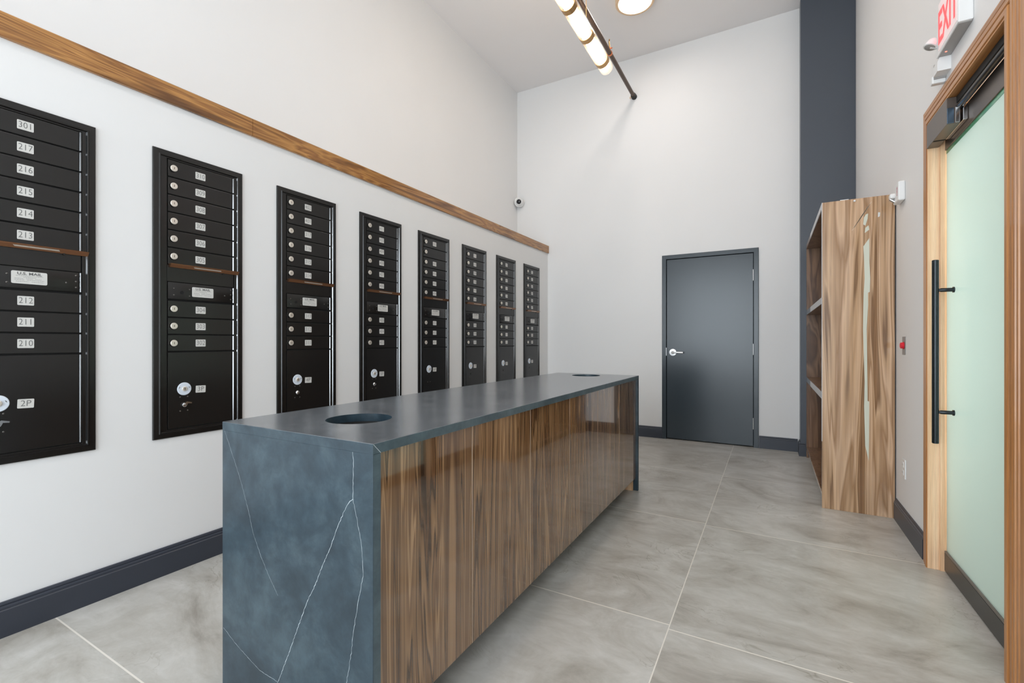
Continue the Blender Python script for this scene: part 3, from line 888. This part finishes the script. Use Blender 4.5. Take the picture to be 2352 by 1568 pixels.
for sidex, xa, xb in (('r', PX - 0.019, PX), ('l', KX0 + 0.018, KX0 + 0.037)):
    for i in range(nd):
        ya, yb = y_a + dw * i + 0.0012, y_a + dw * (i + 1) - 0.0012
        b = MB().box(xa, xb, ya, yb, 0.098, z0 - 0.002, 'wood_counter', 0.0007)
        # pale bare edge banding that shows as a light line at every seam
        xs = xb if sidex == 'r' else xa
        e = 0.00025 if sidex == 'r' else -0.00025
        if i > 0:
            b.add([(xs + e, ya, 0.099), (xs + e, ya + 0.0030, 0.099), (xs + e, ya + 0.0030, z0 - 0.003), (xs + e, ya, z0 - 0.003)], [(0, 1, 2, 3)], 'seam_chip')
        child(b, 'cabinet_door', k, 'glossy striped wood door')

# ------------------------------------------------------------------ open bookcase
BX0, BX1, BY0, BY1, BZ = 0.315, 0.7165, 3.900, 5.540, 2.145
s = empty('open_bookcase', ((BX0 + BX1) / 2, (BY0 + BY1) / 2, 0), 'tall open wood bookcase with pale front edges beside the white wall', 'bookcase')
th = 0.022
b = MB().box(BX0 + 0.002, BX1, BY0, BY0 + th, 0, BZ, 'wood_shelf', 0.0008)
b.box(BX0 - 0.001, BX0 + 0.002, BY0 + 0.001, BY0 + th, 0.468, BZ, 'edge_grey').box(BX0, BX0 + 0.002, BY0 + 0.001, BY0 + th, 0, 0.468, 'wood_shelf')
def patch(b, poly, y, mat):
    b.add([(x, y, z) for x, z in poly], [tuple(range(len(poly)))], mat)
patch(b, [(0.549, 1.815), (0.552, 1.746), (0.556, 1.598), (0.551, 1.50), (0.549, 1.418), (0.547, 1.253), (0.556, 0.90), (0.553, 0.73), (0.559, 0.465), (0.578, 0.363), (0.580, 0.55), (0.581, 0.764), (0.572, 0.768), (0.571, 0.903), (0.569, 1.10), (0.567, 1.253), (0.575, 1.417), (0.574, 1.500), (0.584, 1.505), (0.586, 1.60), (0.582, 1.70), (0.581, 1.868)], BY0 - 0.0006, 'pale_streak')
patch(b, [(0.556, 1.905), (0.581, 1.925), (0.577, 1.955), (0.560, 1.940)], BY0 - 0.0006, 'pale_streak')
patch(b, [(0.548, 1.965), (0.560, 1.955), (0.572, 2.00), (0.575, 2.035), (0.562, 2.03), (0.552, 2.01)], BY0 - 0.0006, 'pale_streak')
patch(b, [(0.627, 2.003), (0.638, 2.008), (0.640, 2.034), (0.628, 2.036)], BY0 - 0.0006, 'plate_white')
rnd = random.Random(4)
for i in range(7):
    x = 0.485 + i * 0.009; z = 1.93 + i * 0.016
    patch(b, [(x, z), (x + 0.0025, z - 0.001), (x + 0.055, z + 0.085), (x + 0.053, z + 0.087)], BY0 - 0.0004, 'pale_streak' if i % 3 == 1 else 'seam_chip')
child(b, 'side_panel', s, 'light figured wood side with a pale streak')
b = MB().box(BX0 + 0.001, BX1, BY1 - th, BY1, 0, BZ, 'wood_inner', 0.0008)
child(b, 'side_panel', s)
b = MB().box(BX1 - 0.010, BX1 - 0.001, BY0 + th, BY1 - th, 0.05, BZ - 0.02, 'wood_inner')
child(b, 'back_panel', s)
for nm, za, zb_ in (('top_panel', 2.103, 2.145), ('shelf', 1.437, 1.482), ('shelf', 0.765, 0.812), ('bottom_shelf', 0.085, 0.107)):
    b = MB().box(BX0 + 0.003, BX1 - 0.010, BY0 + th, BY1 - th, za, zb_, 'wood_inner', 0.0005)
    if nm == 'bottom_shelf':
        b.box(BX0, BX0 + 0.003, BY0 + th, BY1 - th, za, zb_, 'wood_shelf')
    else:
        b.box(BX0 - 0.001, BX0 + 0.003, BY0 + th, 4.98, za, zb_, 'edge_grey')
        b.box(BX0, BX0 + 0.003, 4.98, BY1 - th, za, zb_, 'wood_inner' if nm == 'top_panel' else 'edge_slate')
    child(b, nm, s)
b = MB().box(BX0 + 0.045, BX0 + 0.06, BY0 + th, BY1 - th, 0, 0.085, 'plinth_dark')
child(b, 'plinth', s)
# scrap of white film lying on the top, and a white peg
b = MB().box(0.42, 0.468, BY0 + 0.001, BY0 + 0.05, BZ, BZ + 0.004, 'white_plastic')
tag(b.build('film_scrap'), 'thin white scrap lying on the front top edge of the bookcase', 'scrap')
b = MB().lathe([(0, 0.003), (0.001, 0.006), (0.007, 0.007), (0.011, 0.004)], (0.5, BY0, 2.13), (0, -1, 0), 'white_plastic', 16)
tag(b.build('knob'), 'small pale knob at the top of the bookcase side', 'knob')

# ------------------------------------------------------------------ ceiling lights and pipe
def disc_light(x, y, lab):
    o = empty('ceiling_light', (x, y, ZC), lab, 'ceiling light', 'round flush ceiling lights')
    c = MB().lathe([(0, 0.19), (0.0, 0.196), (0.045, 0.196), (0.050, 0.190), (0.050, 0.168), (0.042, 0.162), (0.036, 0.162)], (x, y, ZC), (0, 0, -1), 'rim_tan', 48, caps=False)
    child(c, 'rim', o, 'tan metal rim')
    c = MB().lathe([(0, 0.163), (0.003, 0.158), (0.004, 0.10), (0.004, 0.0001)], (x, y, ZC - 0.036), (0, 0, -1), 'disc_white', 48, caps=False)
    child(c, 'diffuser', o, 'glowing white diffuser')
disc_light(-1.217, 4.757, 'round flush ceiling light with a tan rim, cut by the top picture edge')
disc_light(-1.217, 2.95, 'added unseen round flush ceiling light second from the end wall')  # this and the next two are unseen, added to brighten the room
disc_light(-1.217, 1.1, 'added unseen round flush ceiling light third from the end wall')
disc_light(-1.217, -0.8, 'added unseen round flush ceiling light nearest the window wall')

# hanging linear lamp of glass cylinders
AX, AZ = -1.412, 3.862
TR = 0.066
ln = empty('pendant_light', (AX, 3.44, AZ), 'glowing row of clear glass cylinders with brass rings hung under the ceiling', 'pendant light')
rings = [4.271, 3.853, 3.44, 3.025, 2.61]
c = MB()
for y in rings:
    child(MB().lathe([(0, TR - 0.004), (0, TR + 0.0015), (0.058, TR + 0.0015), (0.058, TR - 0.004), (0, TR - 0.004)], (AX, y - 0.029, AZ), (0, 1, 0), 'brass', 40, caps=False), 'brass_ring', ln, 'brass ring between glass cylinders')
ends = [4.425] + rings + [2.45]
for i in range(len(ends) - 1):
    ya, yb = ends[i + 1] + 0.029 * (i < len(ends) - 2), ends[i] - 0.029 * (i > 0)
    g = child(MB().lathe([(0, TR), (yb - ya, TR)], (AX, ya, AZ), (0, 1, 0), 'tube_glass', 40, caps=False), 'glass_cylinder', ln)
    r = 0.045
    L = yb - ya - (0.07 if (yb - ya) > 0.3 else 0.05)
    y0_ = ya + ((yb - ya) - L) / 2
    if i == 0: y0_ = ya + 0.005
    pr_ = []
    for t in range(7):
        a = PI / 2 * t / 6
        pr_.append((r * (1 - math.cos(a)), r * math.sin(a)))
    pr_ += [(L - d, rr) for d, rr in reversed(pr_)]
    child(MB().lathe(pr_, (AX, y0_, AZ), (0, 1, 0), 'lamp_white', 24, caps=False), 'lamp_tube', g, 'glowing white lamp tube')
for y in (3.853, 3.025):
    child(MB().cyl((AX, y, AZ + TR), (AX, y, ZC), 0.003, 'brass', 8), 'suspension_wire', ln)
child(MB().box(AX - 0.03, AX + 0.03, 3.0, 3.88, ZC - 0.02, ZC, 'brass', 0.003), 'canopy', ln)

# dark pipe running to the end wall
pp = empty('ceiling_pipe', (-1.481, YB, 4.211), 'dark brown pipe running overhead into a black flange on the end wall', 'pipe')
child(MB().cyl((-1.481, -2.9, 4.211), (-1.481, YB - 0.004, 4.211), 0.0225, 'pipe_dark', 24), 'pipe', pp)
child(MB().lathe([(0, 0.034), (0.03, 0.034), (0.038, 0.030), (0.060, 0.030), (0.062, 0.0225)], (-1.481, YB, 4.211), (0, -1, 0), 'flange_black', 28), 'flange', pp, 'black wall flange')
child(MB().lathe([(0, 0.014), (0.006, 0.014), (0.008, 0.008)], (-1.527, YB, 4.215), (0, -1, 0), 'seam_chip', 16), 'plug', pp, 'pale plug beside the flange')
c = MB().lathe([(0, 0.0235), (0, 0.027), (0.022, 0.027), (0.022, 0.0235), (0, 0.0235)], (-1.481, 4.745, 4.211), (0, 1, 0), 'copper', 24, caps=False)
c.box(-1.486, -1.476, 4.746, 4.766, 4.236, 4.272, 'copper', 0.002)
c.cyl((-1.50, 4.756, 4.256), (-1.455, 4.756, 4.262), 0.006, 'copper', 12)
c.cyl((-1.481, 4.756, 4.26), (-1.488, 4.752, 4.335), 0.007, 'brass', 12)
c.cyl((-1.488, 4.752, 4.335), (-1.478, 4.735, 4.348), 0.006, 'brass', 12)
child(c, 'pipe_hanger', pp, 'copper coloured pipe clamp with a bent hook')

# ------------------------------------------------------------------ camera in the corner
DCX, DCY = XU + 0.052, YB - 0.052
dm = empty('dome_camera', (DCX, DCY, 3.118), 'small white dome security camera in the far left corner above the wood strip', 'camera')
ddir = Vector((1, -1, 0)).normalized()
c = MB().lathe([(-0.068, 0.004), (-0.02, 0.050), (0, 0.064), (0.014, 0.070), (0.024, 0.070), (0.030, 0.062)], Vector((DCX, DCY, 3.120)) + ddir * 0.0, ddir, 'white_plastic', 32)
child(c, 'base', dm)
dirv = Vector((0.30, -0.92, -0.16)).normalized()
cc = Vector((DCX, DCY, 3.12)) + ddir * 0.030
pr_ = [(-0.056 * math.cos(PI * t / 14), 0.056 * math.sin(PI * t / 14)) for t in range(15)]
pr_ = [(a, r) for a, r in pr_ if a < 0.040]
ball = child(MB().lathe(pr_ + [(0.042, 0.039), (0.045, 0.035)], cc, dirv, 'white_plastic', 32), 'camera_ball', dm)
child(MB().lathe([(0.043, 0.034), (0.049, 0.032), (0.054, 0.022), (0.056, 0.0001)], cc, dirv, 'lens_black', 28), 'lens', ball, 'black glossy lens')

# ------------------------------------------------------------------ devices on the right wall
# exit sign with emergency lamps
ex = empty('exit_sign', (XR, 2.70, 2.49), 'white exit sign with red letters over the frosted glass door', 'exit sign')
XF = 0.677
c = MB().box(XF, XR, 2.569, 2.862, 2.492, 2.735, 'white_plastic', 0.004)
c.box(XF - 0.001, XF + 0.003, 2.580, 2.822, 2.506, 2.722, 'exit_face', 0.001)
c.box(XF + 0.004, XR, 2.58, 2.842, 2.4895, 2.4925, 'shade_plastic', 0.001)
child(c, 'sign_body', ex)
c = MB().text('EXIT', 0.205, lambda a, q_: (XF - 0.0022, 2.700 - a * 0.60, 2.600 + q_), 'exit_red', bold=0.004)
c2 = child(c, 'sign_letters', ex, 'red letters reading EXIT')
c = MB().prism([(XF + 0.008, 2.4915), (XR, 2.4915), (XR, 2.428), (XF, 2.428), (XF, 2.470)], lambda x, z, t: (x, t, z), 2.843, 2.905, 'white_plastic')
c.box(XF + 0.003, XR, 2.905, 2.915, 2.420, 2.49, 'shade_plastic', 0.002)
c.box(XF - 0.003, XR, 2.912, 2.945, 2.402, 2.440, 'white_plastic', 0.006)
child(c, 'battery_housing', ex, 'white battery housing')
c = MB().lathe([(0, 0.004), (0.0008, 0.0035)], (XF + 0.02, 2.80, 2.4895), (0, 0, -1), 'led_red', 12)
child(c, 'status_light', ex, 'small red status light')
hd = Vector((-0.42, -0.10, -0.90)).normalized()
hc = Vector((0.655, 2.85, 2.556))
pr_ = [(-0.036 * math.cos(PI / 2 * t / 8), 0.026 * math.sin(PI / 2 * t / 8)) for t in range(9)]
c = MB().lathe(pr_ + [(0.006, 0.027), (0.008, 0.024)], hc, hd, 'white_plastic', 28)
c.cyl(hc, (XF + 0.01, 2.85, 2.545), 0.012, 'white_plastic', 16)
lh = child(c, 'lamp_head', ex, 'white swivel lamp head')
child(MB().lathe([(0.007, 0.023), (0.009, 0.020), (0.010, 0.0001)], hc, hd, 'lens_grey', 28), 'lamp_lens', lh)

# strobe
st = empty('fire_alarm', (XR, 3.745, 2.10), 'white wall fire alarm strobe above the corner of the bookcase', 'fire alarm')
c = MB().box(XR - 0.036, XR, 3.665, 3.800, 2.045, 2.165, 'white_plastic', 0.008)
child(c, 'housing', st)
c = MB()
c.text('FIRE', 0.030, lambda a, q_: (XR - 0.0366, 3.690 + q_, 2.106 + a), 'pink_ink', bold=0.0005)
child(c, 'red_lettering', st, 'red letters reading FIRE')
c = MB().box(XR - 0.062, XR - 0.028, 3.745, 3.790, 2.080, 2.112, 'white_plastic', 0.010)
c.cyl((XR - 0.058, 3.77, 2.082), (XR - 0.030, 3.77, 2.058), 0.010, 'chrome', 16)
child(c, 'strobe_lens', st, 'clear strobe lens')
# red exit button
bt = empty('exit_button', (XR, 3.70, 1.143), 'red push button on a steel plate beside the bookcase', 'button')
child(MB().box(XR - 0.003, XR, 3.662, 3.735, 1.088, 1.200, 'steel_dark', 0.001), 'button_plate', bt, 'steel plate')
child(MB().lathe([(0, 0.022), (0.004, 0.022), (0.005, 0.019), (0.014, 0.019), (0.017, 0.014), (0.018, 0.0001)], (XR - 0.003, 3.702, 1.145), (-1, 0, 0), 'red_plastic', 28), 'push_button', bt, 'red push button')
# outlet
ot = empty('wall_outlet', (XR, 3.70, 0.38), 'white outlet plate low on the wall beside the bookcase', 'outlet')
child(MB().box(XR - 0.006, XR, 3.655, 3.735, 0.322, 0.440, 'white_plastic', 0.002), 'cover_plate', ot)
for z in (0.405, 0.357):
    sk = child(MB().box(XR - 0.0085, XR - 0.005, 3.680, 3.712, z - 0.017, z + 0.017, 'white_plastic', 0.002), 'socket', ot)
    child(MB().box(XR - 0.0088, XR - 0.0084, 3.687, 3.689, z - 0.005, z + 0.006, 'ink').box(XR - 0.0088, XR - 0.0084, 3.702, 3.704, z - 0.005, z + 0.006, 'ink'), 'slots', sk)
